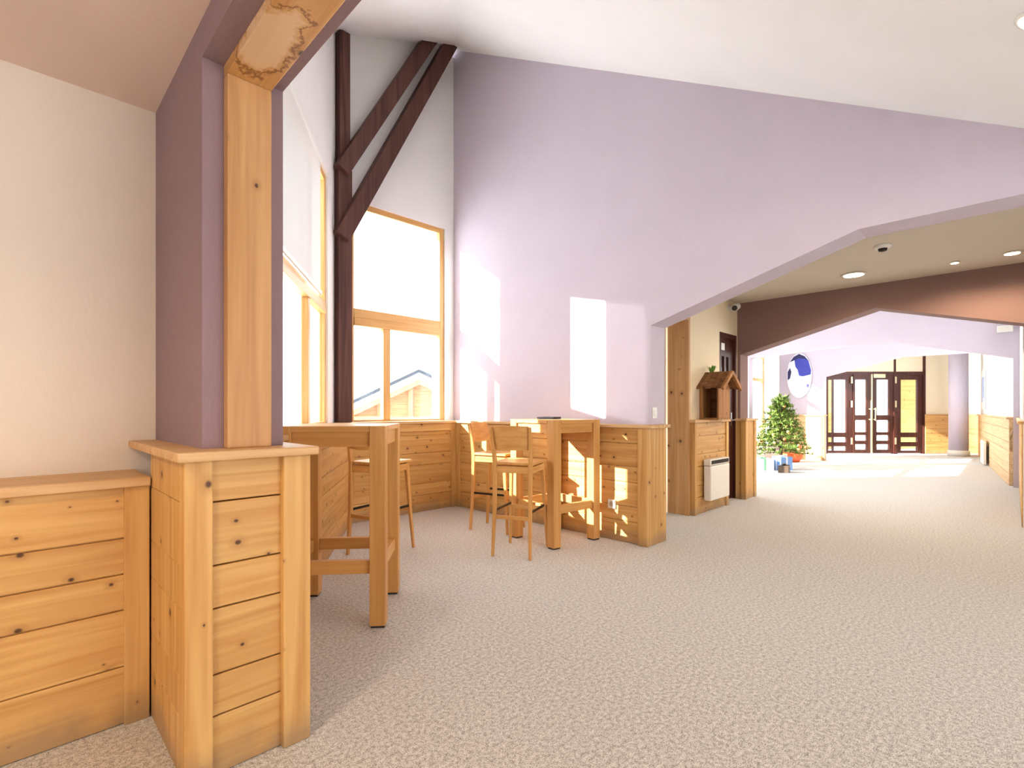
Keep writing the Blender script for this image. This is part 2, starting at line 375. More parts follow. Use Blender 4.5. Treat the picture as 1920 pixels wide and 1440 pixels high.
# ================================================================ hall shell
lavtop = [(5.3, roof(4.05, 5.12) + .06), (5.1, roof(4.05, 5.1) + .06), (0, 2.87), (-.45, 2.6), (-4, 2.6)]
lw = MB(); lw.prism([(5.3, 0)] + lavtop + [(-4, 0), (-2.1, 0), (-2.1, 1.954), (-.6, 2.42), (.739, 2.42), (2.295, 1.954), (2.295, 0)], 'x', 4.05, 4.30)
struct(lw.build('wall_lavender', M['lav']), 'tall lavender rendered wall with the wide chamfered opening to the corridor')

# roof underside: rafter slope, hip over the bay, flat part
cl = MB()
def slab(pts):
    n = len(pts); v = [(e, y, roof(e, y)) for e, y in pts] + [(e, y, roof(e, y) + .14) for e, y in pts]
    cl.add(v, [tuple(range(n)), tuple(range(n, 2 * n))[::-1]] + [(i, (i + 1) % n, n + (i + 1) % n, n + i) for i in range(n)], rnd=.5)
hl = lambda e: (-.0805 + .39 * e) / .293
slab([(.55, -.45), (4.2, -.45), (4.2, hl(4.2)), (.55, hl(.55))])
slab([(.55, hl(.55)), (4.2, hl(4.2)), (4.2, 5.6), (.55, 5.6)])
slab([(.55, -4.1), (4.2, -4.1), (4.2, -.45), (.55, -.45)])
struct(cl.build('ceiling_hall', M['ceil']), 'white sloping ceiling rising over the bay of the hall', 'ceiling')

# window walls. local x along the wall (left to right seen from the room), local +y outwards
def window_wall(name, label, p0, p1, x0, x1, z0, z1, top, mat, thick=.28, ends=(0, 0)):
    ln = math.hypot(p1[0] - p0[0], p1[1] - p0[1]); rz = frame_rz(p0, p1)
    w = MB(); w.box(-ends[0], x0, 0, thick, 0, top).box(x1, ln + ends[1], 0, thick, 0, top).box(x0, x1, 0, thick, 0, z0).box(x0, x1, 0, thick, z1, top)
    o = w.build(name, mat, None, (p0[0], p0[1], 0), rz); struct(o, label); return rz
def window(name, label, p0, rz, x0, x1, z0, z1, transom, mull, y0=.02, fw=.065, fd=.07):
    root = empty(name, (p0[0], p0[1], 0), rz); struct(root, label, 'window')
    f = MB(); f.box(x0, x0 + fw, y0, y0 + fd, z0, z1).box(x1 - fw, x1, y0, y0 + fd, z0, z1)
    f.build('frame_jamb', M['frame_z'], root, bevel=.004)
    f = MB(); f.box(x0 + fw, x1 - fw, y0, y0 + fd, z0, z0 + fw).box(x0 + fw, x1 - fw, y0, y0 + fd, z1 - fw, z1)
    f.build('frame_rail', M['frame_x'], root, bevel=.004)
    MB().box(x0 + fw, x1 - fw, y0 - .015, y0 + fd, transom[0], (transom[0] + transom[1]) / 2 - .004).box(x0 + fw, x1 - fw, y0 - .002, y0 + fd, (transom[0] + transom[1]) / 2 - .004, transom[1]).build('transom', M['frame_x'], root, bevel=.004)
    xs = [x0 + fw]
    for m0, m1 in mull:
        MB().box(m0, m1, y0 - .005, y0 + fd, z0 + fw, transom[0]).build('mullion', M['frame_z'], root, bevel=.004)
        xs += [m0, m1]
    xs.append(x1 - fw)
    for a, c in zip(xs[::2], xs[1::2]): MB().box(a, c, y0 + .03, y0 + .036, z0 + fw, transom[0]).build('pane', M['glass'], root)
    MB().box(x0 + fw, x1 - fw, y0 + .03, y0 + .036, transom[1], z1 - fw).build('pane', M['glass'], root)
    return root

P0 = Vector((.782, 2.72)); D = Vector((.573, .82)).normalized(); P1 = P0 + D * 2.9          # left wall of the bay
Q0 = (2.44, 5.12); Q1 = (4.05, 5.12)                                                       # right wall of the bay
rzl = window_wall('wall_bay_left', 'white wall of the bay around the left window with the blind', tuple(P0 - D * .1), tuple(P1), .45, 2.57, 1.02, 3.48, 5.4, M['white'])
rzr = window_wall('wall_bay_right', 'white wall of the bay above the window next to the lavender wall', Q0, Q1, .17, 1.47, 1.02, 3.50, 5.75, M['white'], ends=(.2, 0))
window('window_1', 'tall pine framed window in the bay left of the dark post', tuple(P0 - D * .1), rzl, .45, 2.57, 1.02, 3.48, (2.13, 2.25), [(1.78, 1.86)], fd=.05)
window('window_2', 'tall pine framed window between the dark post and the lavender wall', Q0, rzr, .17, 1.47, 1.02, 3.50, (2.13, 2.32), [(.60, .69)])
# roller blind in the upper light of the left window
rb = empty('roller_blind', tuple(P0 - D * .1) + (0,), rzl); tag(rb, 'white roller blind lowered over the upper light of the left bay window', 'blind')
MB().grid(lambda u, v: (.46 + u * 1.72, -.006 + .003 * math.sin(u * 9), 2.27 + v * 1.18), 30, 2).build('fabric', M['blind'], rb, fix=False)
MB().box(.46, 2.18, -.02, -.004, 2.235, 2.27).build('bottom_bar', M['white_pl'], rb, bevel=.003)
MB().box(.46, 2.18, -.02, .015, 3.43, 3.475).build('headrail', M['white_pl'], rb, bevel=.003)

# dado round the bay and along the lavender wall
NL = Vector((D.y, -D.x))                   # into the room
A0 = P0 + NL * .17; A0 = A0 + D * (-.22); k = (4.92 - A0.y) / D.y; A1 = A0 + D * k
panelling('trim_bay_left', 'pale sunlit pine panelling under the left bay window', tuple(A0), tuple(A1), ledge=(.03, .19), rail=.09)
panelling('trim_bay_right', 'orange pine panelling with a screwed top rail under the right bay window', tuple(A1), (3.93, 4.92), ledge=(.03, .2), posts=[(3.93 - A1.x - .085, 3.93 - A1.x)], rail=.09)
pr = panelling('trim_lavender', 'pine panelling along the foot of the lavender wall behind the stools', (3.93, 4.92), (3.93, 2.25), ledge=(.03, .12), posts=[(0, .085), (2.575, 2.67)], ends=(-.03, .035))
e_ = MB(); e_.box(2.62, 2.67, .05, .195, 0, 1.035); e_.build('end_board', M['pz'], pr, bevel=.003)
MB().box(2.62, 2.67, .197, .32, 0, 1.035).build('end_board', M['pz'], pr, bevel=.003)
MB().box(2.60, 2.705, .12, .34, 1.035, 1.065).build('end_ledge', M['pledge'], pr, bevel=.004)

# ================================================================ dark post with two braces
tr = empty('timber_truss', (2.49, 5.035, 1.066)); tag(tr, 'dark brown timber corner post with two slanting braces up to the white ceiling', 'post')
MB().box(-.085, .07, -.085, .055, 0, 2.66).build('post', M['dark_z'], tr, bevel=.006)
MB().box(-.055, .065, -.05, .06, 2.66, 4.13).build('upper_post', M['dark_z'], tr, bevel=.006)
def brace(x0, z0, x1, z1, w):
    d = Vector((x1 - x0, 0, z1 - z0)).normalized()
    MB().bar((x0, -.085, z0), (x1, -.055, z1), w, .12, up=(0, 1, 0)).build('brace', M['dark_z'], tr, bevel=.005)
brace(-.06, 2.62, 1.10, 4.62, .15)
brace(-.06, 1.93, 1.46, 4.83, .16)

# ================================================================ corridor beyond the lavender wall
struct(MB().box(4.2, 7.1, -2.4, 2.95, 2.64, 2.85).build('ceiling_corridor', M['cceil']), 'flat corridor ceiling with recessed lamps between lavender and brown walls', 'ceiling')
cw = MB()
cw.box(4.30, 5.45, 2.66, 2.95, 2.25, 2.64).box(5.45, 6.42, 2.66, 2.95, 0, 2.64).box(6.42, 6.97, 2.66, 2.95, 2.2, 2.64).box(6.97, 7.05, 2.66, 2.95, 0, 2.64)
struct(cw.build('wall_corridor_left', M['cream']), 'cream corridor wall above the convector and beside the dark doors')
struct(MB().box(4.3, 7.0, -2.4, -2.2, 0, 2.64).build('wall_corridor_right', M['cream']), 'corridor wall opposite the convector')
bw = MB(); bw.prism([(4.4, 0), (4.4, 3.2), (-2.4, 3.2), (-2.4, 0), (-.34, 0), (-.34, 1.97), (1.115, 2.367), (2.62, 1.944), (2.62, 0)], 'x', 7.0, 7.27)
struct(bw.build('wall_brown', M['brown']), 'brown mauve cross wall with a peaked opening lit by ceiling lamps')
# timber lined doorway at the start of the corridor
dj = empty('trim_doorway', (5.45, 2.85, 0)); struct(dj, 'tall dark pine jamb and head lining beside the lavender wall', 'trim')
MB().box(-.04, .0, -.26, 0, 0, 2.21).build('jamb', M['post'], dj, bevel=.004)
MB().box(-1.15, 0, -.26, 0, 2.21, 2.25).build('head', M['post'], dj, bevel=.004)
d1 = empty('door_1', (4.30, 2.86, 0)); struct(d1, 'pale door leaf in the timber lined doorway', 'door')
MB().box(0.02, 1.1, 0, .045, 0.01, 2.2).build('leaf', M['white_en'], d1, bevel=.003)
MB().tube((.95, -.05, 1.02), (.95, 0, 1.02), .012).tube((.95, -.05, 1.02), (.84, -.05, 1.02), .01).build('handle', M['metal'], d1)
panelling('trim_corridor', 'pine panelling carrying the white convector and the model hut', (5.45, 2.55), (6.40, 2.55), 1.05, (.032, .11), [(0, .07), (.88, .95)], ends=(.03, .03))
# dado round the end of the brown wall
bd = empty('trim_brown', (6.93, 2.53, 0)); struct(bd, 'pine casing at the foot of the brown wall beside the fir tree', 'wall panelling')
MB().box(0, .07, .0, .13, 0, 1.05).build('boards', M['pz'], bd, bevel=.003)
MB().box(-.015, .06, -.014, .05, 0, 1.05).build('upright', M['pz'], bd, bevel=.003)
MB().box(.06, .30, 0, .08, 0, 1.05).build('return_boards', M['pz'], bd, bevel=.003)
MB().box(.30, .38, -.014, .09, 0, 1.05).build('upright', M['pz'], bd, bevel=.003)
MB().box(-.035, .40, -.03, .125, 1.05, 1.08).build('ledge', M['pledge'], bd, bevel=.004)

# dark double door in the cream wall
dd = empty('door_2', (6.42, 2.69, 0)); struct(dd, 'dark brown glazed side door beside the brown cross wall', 'door')
f = MB(); f.box(0, .045, -.035, .06, 0, 2.2).box(.505, .55, -.035, .06, 0, 2.2).box(.045, .505, -.035, .06, 2.14, 2.2); f.build('door_frame', M['door_dark'], dd, bevel=.003)
f = MB()
f.box(.045, .13, 0, .045, .01, 2.14).box(.22, .27, 0, .045, .3, 1.9).box(.36, .505, 0, .045, .01, 2.14)
f.box(.13, .36, 0, .045, .01, .3).box(.13, .36, 0, .045, .95, 1.1).box(.13, .36, 0, .045, 1.9, 2.14)
f.build('leaf', M['door_dark'], dd)
for x in (.13, .27):
    MB().box(x, x + .09, .015, .021, .3, .95).build('pane', M['glass'], dd); MB().box(x, x + .09, .015, .021, 1.1, 1.9).build('pane', M['glass'], dd)
MB().box(.09, .22, -.006, .0, 1.98, 2.07).build('door_plate', M['white_pl'], dd)
MB().box(.42, .455, -.008, .0, .98, 1.16).tube((.437, -.05, 1.06), (.437, 0, 1.06), .01).tube((.437, -.05, 1.06), (.33, -.05, 1.06), .009).build('handle', M['metal'], dd)
struct(MB().box(5.5, 7.0, 3.3, 3.4, 0, 2.71).build('wall_side_room', M['cream']), 'pale wall glimpsed behind the dark side door')

# ================================================================ second stretch of corridor, window side on the left
struct(MB().box(7.2, 13.6, -.6, 4.4, 3.1, 3.24).build('ceiling_lobby', M['ceil']), 'flat lobby ceiling beyond the brown wall', 'ceiling')
lwz = MB(); lwz.box(7.27, 13.6, 4.1, 4.4, 0, .35).box(7.27, 13.6, 4.1, 4.4, 2.5, 3.1)
WX = [(7.27, 7.5), (10.3, 10.45), (12.72, 13.6)]
for a, b_ in WX: lwz.box(a, b_, 4.1, 4.4, .35, 2.5)
struct(lwz.build('wall_lobby_left', M['white']), 'bright lobby wall with wide windows behind the fir tree')
for i, (a, b_) in enumerate(((7.5, 10.3), (10.45, 12.72))):
    window('window_%d' % (3 + i), ['wide lobby window just beyond the brown wall', 'bright wide lobby window behind the fir tree'][i], (0, 4.1), 0, a, b_, .35, 2.5, (1.86, 1.94), [((a + b_) / 2 - .03, (a + b_) / 2 + .03)], y0=.12)
wc = MB(); wc.prism([(4.1, 0), (4.1, 3.1), (-.6, 3.1), (-.6, 0), (0, 0), (0, 2.0), (1.53, 2.40), (2.62, 2.365), (3.9, 2.27), (3.9, 0)], 'x', 10.9, 11.12)
struct(wc.build('wall_cross', M['lav']), 'lavender cross wall with a low peaked opening beyond the brown one')
wd = MB(); wd.prism([(4.1, 0), (4.1, 3.1), (-.1, 3.1), (-.1, 2.34), (1.70, 2.34), (3.146, 1.976), (3.146, 0)], 'x', 13.5, 13.72)
struct(wd.build('wall_mural', M['lav']), 'lavender wall carrying the blue oval picture in front of the far doors')
panelling('trim_mural', 'pale pine panelling under the blue oval picture', (13.46, 4.1), (13.46, 3.11), 1.05, (.03, .05), [(.9, .99)], ends=(0, .03), boards='pxp')
# right hand wall of lobby
RW0 = (18.1, .61); RW1 = (11.12, -.0)
rw = MB(); ln = math.hypot(RW0[0] - RW1[0], RW0[1] - RW1[1])
rw.box(0, ln, 0, .2, 0, 1.1).box(0, ln, 0, .2, 2.3, 2.72)
for a, b_ in ((0, 2.0), (4.3, 4.5), (6.7, ln)): rw.box(a, b_, 0, .2, 1.1, 2.3)
rwo = rw.build('wall_lobby_right', M['white'], None, (RW0[0], RW0[1], 0), frame_rz(RW0, RW1)); struct(rwo, 'white lobby wall on the right with notices and a low heater')
panelling('trim_lobby_right', 'pale pine panelling under the notices on the right lobby wall', (RW0[0], RW0[1] + .05), (RW1[0], RW1[1] + .05), 1.05, (.03, .06), boards='pxp')
rr = MB(); rr.box(7.27, 10.9, -.3, -.07, 0, 1.1).box(7.27, 10.9, -.3, -.07, 2.5, 3.1).box(7.27, 7.5, -.3, -.07, 1.1, 2.5).box(10.5, 10.9, -.3, -.07, 1.1, 2.5)
struct(rr.build('wall_gallery_right', M['white']), 'white wall at the right edge between the two cross walls')
panelling('trim_gallery_right', 'pine panelling at the right edge beyond the brown wall', (10.9, -.06), (7.27, -.06), 1.05, (.03, .04))

# ---------------------------------------------------------------- far end: diagonal wall with the dark glazed doors
S = 69.1
def far(px, dd_=13.6):          # a point of the far wall, from its bearing
    r = (px - 960) / 940 * dd_; return ((dd_ + r) / math.sqrt(2), (dd_ - r) / math.sqrt(2))
FO = far(1547)
fe = empty('door_3', (FO[0], FO[1], 0), R(-45)); struct(fe, 'row of dark stained glazed doors closing the far end', 'door')
U = lambda px: (px - 1547) / S
Z = lambda py: 1.2 - (py - 768) / S
def leaf(name, x0, x1, panes, py_list, y=0, mat='door_dark'):
    """a leaf whose solid parts leave the panes open"""
    f = MB(); f.box(U(x0), U(panes[0]), y, y + .06, .02, Z(702)).box(U(panes[1]), U(x1), y, y + .06, .02, Z(702))
    zs = [Z(702)] + [Z(p) for q in py_list for p in q] + [.02]
    for a, c in zip(zs[::2], zs[1::2]): f.box(U(panes[0]), U(panes[1]), y, y + .06, c, a)
    o = f.build(name, M[mat], fe)
    for q in py_list: MB().box(U(panes[0]), U(panes[1]), y + .025, y + .031, Z(q[1]), Z(q[0])).build('pane', M['glass'], o)
    return o
side = [(712, 811), (820, 829), (837, 845)]; mid = [(712, 778), (788, 810), (816, 826), (833, 843)]
leaf('side_light', 1550, 1598, (1553, 1587), side)
la = leaf('door_leaf', 1599, 1632, (1603, 1624), mid, y=-.02); lb = leaf('door_leaf', 1634, 1674, (1643, 1666), mid, y=-.02)
MB().box(U(1561), U(1563.5), 0, .055, .02, Z(702)).build('stile', M['door_dark'], fe)
leaf('side_light', 1681, 1730, (1689, 1720), side)
f = MB(); f.box(U(1547), U(1550), -.03, .08, 0, Z(699)).box(U(1730), U(1734), -.03, .08, 0, 2.7).box(U(1674), U(1681), -.04, .08, 0, Z(699)).box(U(1676), U(1679), -.02, .06, Z(699), 2.7).box(U(1547), U(1734), -.03, .08, Z(702), Z(697)); f.build('door_frame', M['door_dark'], fe)
MB().box(U(1631.4), U(1633.6), -.05, -.02, .02, Z(702)).build('edge_strip', M['brass'], la)
for x in (1629, 1637): MB().tube((U(x), -.09, .9), (U(x), -.09, 1.25), .012).box(U(x) - .012, U(x) + .012, -.09, -.02, .92, .95).box(U(x) - .012, U(x) + .012, -.09, -.02, 1.2, 1.23).build('handle', M['brass'], la if x < 1632 else lb)
for x in (1595, 1677):
    for z in (.35, 1.35, 2.0): MB().box(U(x) - .018, U(x) + .018, -.055, -.03, z - .09, z + .09).build('hinge', M['brass'], fe)
MB().box(U(1636), U(1658), -.045, -.03, Z(708.5), Z(701.5)).build('door_closer', M['brass'], fe)
for x0, x1 in ((1550, 1675.5), (1680, 1730)): MB().box(U(x0), U(x1), .0, .03, Z(697), 2.7).build('over_panel', M['cream'], fe)
fw = MB(); fw.box(U(1734), U(1900), 0, .2, 0, 2.72).box(U(1480), U(1547), .0, .2, 0, 2.72)
struct(fw.build('wall_far', M['cream'], None, (FO[0], FO[1], 0), R(-45)), 'cream wall behind the round column at the far end')
a0 = far(1735, 13.55); a1 = far(1842, 13.55)
panelling('trim_far', 'orange pine panelling behind the round column', a0, a1, 1.045, (.03, .05))
struct(MB().prism([(13.4, -.6), (19.3, -.6), (19.3, 4.6), (13.4, 4.6)], 'z', 2.72, 2.85).build('ceiling_far', M['ceil']), 'ceiling in front of the far dark doors', 'ceiling')
# porch behind the doors
pv = MB(); pv.box(3.1, 5.0, 1.6, 1.8, 0, 2.75).box(.1, 1.25, 1.6, 1.8, 0, 2.75)
struct(pv.build('wall_porch', M['px'], None, (FO[0], FO[1], 0), R(-45)), 'orange boarded porch wall seen through the far doors')
# round column
cx, cy = far(1797, 13.0)
cm = empty('round_column', (cx, cy, 0)); tag(cm, 'round lavender column on a pale drum base beside the far doors', 'column')
MB().lathe([(.2, .14), (.2, 2.72)], n=32).build('shaft', M['lav'], cm); MB().lathe([(.225, 0), (.225, .13), (.205, .15)], n=32).build('base', M['white_en'], cm)

# ================================================================ lamps
def downlight(loc, r, energy, label, tilt=0, size=2.75, colour=(1, .79, .54)):
    t = empty('ceiling_lamp', loc); t.rotation_euler.x = tilt; tag(t, label, 'ceiling lamp', 'recessed ceiling lamps')
    v = []; MB().lathe([(r, 0), (r * 1.22, -.004), (r * 1.25, -.012), (r, -.014)], n=28).build('trim_ring', M['white_en'], t)
    MB().tube((0, 0, -.0155), (0, 0, -.0145), r * .96, n=28).build('lens', M['lamp'], t)
    ld = bpy.data.lights.new('lamp_light', 'SPOT'); ld.energy = energy; ld.color = colour; ld.spot_size = size; ld.spot_blend = .7; ld.shadow_soft_size = r
    lo = bpy.data.objects.new('lamp_light', ld); col.objects.link(lo); lo.parent = t; lo.location = (0, 0, -.03)
    return t
downlight((6.335, 1.2, 2.64), .095, 40, 'larger round recessed lamp in the corridor ceiling, left of the other two')
downlight((6.507, .404, 2.64), .03, 20, 'smallest recessed spot in the corridor ceiling between two larger lamps')
downlight((6.48, .007, 2.64), .055, 40, 'recessed lamp in the corridor ceiling nearest the right edge')
downlight((2.93, -.07, roof(2.93, -.07)), .06, 25, 'recessed lamp in the white hall ceiling at the upper right corner', tilt=math.atan(.593))
downlight((-1.2, .9, 2.53), .07, 95, 'unseen lamp added in the low foyer ceiling for warm fill light')  # added lamp out of view, brightens and warms the foyer
for x_, y_ in ((1.6, -1.0), (3.2, -1.0), (1.6, -2.6), (3.2, -2.6)):  # lamps added out of view to brighten the hall floor
    downlight((x_, y_, roof(x_, -1)), .07, 260, 'unseen lamp added in the flat part of the hall ceiling as fill light', size=2.7, colour=(.97, .98, 1))
sm = empty('smoke_detector', (5.405, .81, 2.64)); tag(sm, 'small white smoke detector on the corridor ceiling', 'smoke detector')
MB().lathe([(.062, 0), (.062, -.018), (.05, -.03)], n=24).build('base', M['white_pl'], sm); MB().lathe([(.036, -.03), (.03, -.05), (.012, -.056)], n=24).build('sensor', M['metal_dark'], sm)

# ================================================================ bar tables
def table_mesh(root):
    h, w, lg = 1.11, .295, .086
    for sx, sy in ((-1, -1), (1, -1), (1, 1), (-1, 1)):
        o = MB().box(sx * w, sx * (w - lg), sy * w, sy * (w - lg), .012, h).build('leg', M['beech_z'], root, bevel=.003)
        MB().box(sx * (w - .006), sx * (w - lg + .006), sy * (w - .006), sy * (w - lg + .006), 0, .012).build('glide', M['black_pl'], o)
    i = w - lg; g = .002
    MB().prism([(-w, -i + g), (-i + g, -i + g), (-i + g, -w), (i - g, -w), (i - g, -i + g), (w, -i + g), (w, i - g), (i - g, i - g), (i - g, w), (-i + g, w), (-i + g, i - g), (-w, i - g)], 'z', h - .032, h).build('table_top', M['beech_x'], root, bevel=.002)
    for s in (-1, 1):
        MB().box(-i, i, s * (w - .018), s * (w - .045), h - .115, h - .032).build('apron', M['beech_x'], root, bevel=.002)
        MB().box(s * (w - .018), s * (w - .045), -i, i, h - .115, h - .032).build('apron', M['beech_y'], root, bevel=.002)
        MB().box(-i, i, s * (w - .02), s * (w - .06), .295, .368).build('stretcher', M['beech_x'], root, bevel=.003)
        MB().box(s * (w - .02), s * (w - .06), -i, i, .295, .368).build('stretcher', M['beech_y'], root, bevel=.003)
def rd(r, d): return ((d + r) / math.sqrt(2), (d - r) / math.sqrt(2))
tc_ = rd(-1.015, 3.02)
t1 = empty('bar_table', (*tc_, 0), R(-45 + 5)); tag(t1, 'square beech bar table close behind the pine cased pillar', 'bar table', 'beech bar tables')
table_mesh(t1)
t2 = copy_tree(t1); t2.location = (3.595, 3.03, 0); t2.rotation_euler.z = R(-6)
t2['label'] = 'square beech bar table with a dark folder on top, against the lavender wall panelling'

# ================================================================ bar stools (front towards +y)
def stool(root):
    bw, fw2 = .162, .175
    for s in (-1, 1):
        MB().chain([(s * bw, -.215, 0), (s * (bw - .008), -.19, .4), (s * (bw - .006), -.18, .76), (s * bw, -.2, .92), (s * (bw + .004), -.235, 1.06)],
                   [(.022, .026), (.028, .034), (.03, .042), (.026, .034), (.02, .022)]).build('leg', M['beech_z'], root, bevel=.005)
        MB().chain([(s * fw2, .215, 0), (s * (fw2 - .02), .185, .4), (s * (fw2 - .035), .16, .745)], [(.021, .023), (.027, .03), (.032, .038)]).build('leg', M['beech_z'], root, bevel=.005)
        MB().bar((s * (fw2 - .03), .165, .71), (s * (bw - .006), -.17, .71), .022, .055).build('seat_rail', M['beech_y'], root, bevel=.003)
        MB().bar((s * (fw2 - .02), .186, .37), (s * (bw - .008), -.19, .37), .007, .02).build('footrest_bar', M['metal_dark'], root)
    MB().bar((-.14, .162, .71), (.14, .162, .71), .022, .055).build('seat_rail', M['beech_x'], root, bevel=.003)
    MB().bar((-.15, -.178, .71), (.15, -.178, .71), .022, .055).build('seat_rail', M['beech_x'], root, bevel=.003)
    MB().bar((-.15, .187, .34), (.15, .187, .34), .022, .034).build('stretcher', M['beech_x'], root, bevel=.003)
    MB().bar((-.15, -.192, .32), (.15, -.192, .32), .018, .03).build('stretcher', M['beech_x'], root, bevel=.003)
    st = MB(); v = []; nu, nv = 12, 12
    def seat(u, v_, dz): 
        x = (u - .5) * 2; y = (v_ - .5) * 2
        w = .178 * (1 - .06 * (y < 0) * y * y); return (x * w, y * .19 + .004, .745 + dz - .012 * (1 - x * x) * (1 - y * y) + .004)
    top = [seat(i / nu, j / nv, .022) for j in range(nv + 1) for i in range(nu + 1)]; bot = [seat(i / nu, j / nv, 0) for j in range(nv + 1) for i in range(nu + 1)]
    n = len(top); f = []
    for j in range(nv):
        for i in range(nu):
            a = j * (nu + 1) + i; q = (a, a + 1, a + nu + 2, a + nu + 1); f.append(q); f.append(tuple(x + n for x in q[::-1]))
    ring = [i for i in range(nu + 1)] + [j * (nu + 1) + nu for j in range(1, nv + 1)] + [nv * (nu + 1) + i for i in range(nu - 1, -1, -1)] + [j * (nu + 1) for j in range(nv - 1, 0, -1)]
    for a, b_ in zip(ring, ring[1:] + ring[:1]): f.append((a, b_, b_ + n, a + n))
    st.add(top + bot, f, smooth=False); st.build('seat', M['beech_y'], root, bevel=.004)
    bk = MB(); nb = 12; vv = []
    for k_, (z, y0) in enumerate(((.875, -.186), (1.065, -.232))):
        for i in range(nb + 1):
            x = (i / nb - .5) * 2; cy = -.045 * (1 - x * x)
            for t in (0, .014): vv.append((x * .152, y0 + .012 + cy - t, z + (.006 * (1 - x * x) if k_ else -.004 * (1 - x * x))))
    f = []; m_ = (nb + 1) * 2
    for i in range(nb):
        a = i * 2; f += [(a, a + 2, m_ + a + 2, m_ + a), (a + 1, m_ + a + 1, m_ + a + 3, a + 3), (a, a + 1, a + 3, a + 2), (m_ + a, m_ + a + 2, m_ + a + 3, m_ + a + 1)]
    f += [(0, m_, m_ + 1, 1), (nb * 2, nb * 2 + 1, m_ + nb * 2 + 1, m_ + nb * 2)]
    bk.add(vv, f); bk.build('backrest', M['beech_x'], root, bevel=.002)
def face(r, d):      # turn of a stool whose front points along (r, d), camera right and depth
    e, n = (d + r), (d - r); return math.atan2(n, e) - math.pi / 2
s1 = empty('bar_stool', (*rd(.07, 4.25), 0), face(.36, .93)); tag(s1, 'beech bar stool with its back to the viewer, nearest the table holding a folder', 'bar stool', 'beech bar stools')
stool(s1)
s2 = copy_tree(s1); s2.location = (*rd(-.15, 5.06), 0); s2.rotation_euler.z = face(.88, -.475); s2['label'] = 'beech bar stool turned sideways'
s3 = copy_tree(s1); s3.location = (*rd(-1.114, 4.26), 0); s3.rotation_euler.z = face(.471, .882); s3['label'] = 'beech bar stool half hidden behind the bar table at the pillar'
s2['label'] = 'beech bar stool turned sideways, furthest into the bay beside the lavender wall'

# ================================================================ convector, switch, socket, camera
cv = empty('convector_heater', (5.66, 2.53, .15)); tag(cv, 'white electric convector heater on the pine panelling under the model hut', 'heater')
MB().box(0, .54, -.085, 0, 0, .40).build('body', M['white_en'], cv, bevel=.012)
MB().box(0, .54, -.08, 0, .405, .475).build('outlet_grille', M['white_en'], cv, bevel=.006)
f = MB()
for i in range(14): f.box(.03 + i * .035, .05 + i * .035, -.087, -.078, .42, .462)
f.build('grille_slots', M['metal_dark'], cv)
MB().box(.05, .09, -.02, .02, .05, .4).build('wall_bracket', M['metal'], cv)
sw = empty('light_switch', (4.11, 2.295, 1.16)); tag(sw, 'white light switch on the lavender jamb above the panelling ledge', 'light switch')
MB().box(-.04, .04, -.01, 0, -.04, .06).build('plate', M['white_pl'], sw, bevel=.003); MB().box(-.022, .022, -.016, -.01, -.02, .04).build('rocker', M['white_pl'], sw, bevel=.003)
so = empty('wall_socket', (3.93, 2.62, .33), R(-90)); tag(so, 'white socket low on the pine panelling under the lavender wall', 'socket')
MB().box(-.04, .04, -.014, 0, -.04, .04).build('plate', M['white_pl'], so, bevel=.004); MB().tube((0, -.0145, 0), (0, -.016, 0), .024).build('recess', M['metal'], so)
sc_ = empty('security_camera', (6.7, 2.66, 2.54)); tag(sc_, 'white security camera high on the cream corridor wall', 'security camera')
MB().tube((0, 0, 0), (0, -.02, 0), .04).tube((0, -.02, 0), (0, -.09, 0), .012).build('bracket', M['white_pl'], sc_)
MB().tube((.06, -.09, .02), (-.1, -.12, -.03), .045).build('housing', M['white_pl'], sc_); MB().tube((-.1, -.12, -.03), (-.112, -.1222, -.0338), .034).build('lens', M['black_pl'], sc_)

# ================================================================ model hut on the corridor ledge
hu = empty('model_hut', (6.0, 2.555, 1.082)); tag(hu, 'small rustic wooden hut with pitched roof on the corridor ledge above the heater', 'model hut')
M['hut'] = wood('rustic_wood', 'z', srgb(190, 138, 84), srgb(140, 92, 52), .3, .7)
M['hut_roof'] = wood('rustic_roof', 'y', srgb(150, 104, 66), srgb(98, 62, 38), .2, .8)
MB().box(-.17, .17, -.13, .11, 0, .02).build('base', M['hut'], hu, bevel=.003)
MB().box(-.165, .165, -.125, -.105, .02, .40).build('front_wall', M['hut'], hu, bevel=.003)
MB().box(-.165, .165, .09, .108, .02, .40).build('back_wall', M['hut'], hu, bevel=.003)
MB().box(-.165, -.14, .065, .09, .02, .40).build('corner_post', M['hut'], hu, bevel=.002)
MB().box(.145, .165, -.105, .09, .02, .40).build('side_wall', M['hut_roof'], hu, bevel=.002)
MB().prism([(-.16, .40), (.16, .40), (0, .52)], 'y', -.12, -.105).build('gable', M['hut'], hu)
for s in (-1, 1):
    f = MB()
    for i in range(5): 
        y = -.2 + i * .066
        f.add([(0, y, .545), (0, y + .062, .545), (s * .25, y + .062, .36 + .01 * (i % 2)), (s * .25, y, .36 + .01 * (i % 2)), (0, y, .575), (0, y + .062, .575), (s * .25, y + .062, .385 + .01 * (i % 2)), (s * .25, y, .385 + .01 * (i % 2))],
              [(3, 2, 1, 0), (4, 5, 6, 7), (0, 1, 5, 4), (1, 2, 6, 5), (2, 3, 7, 6), (3, 0, 4, 7)])
    f.build('roof_side', M['hut_roof'], hu, bevel=.004)
    MB().bar((0, -.215, .56), (s * .27, -.215, .36), .03, .04).build('bargeboard', M['hut'], hu)
M['cover'] = plain('dark_cloth_cover', (.025, .025, .03), .95, spec=.05)
M['leafg'] = plain('green_leaf', srgb(96, 140, 52), .6)
gp = MB()
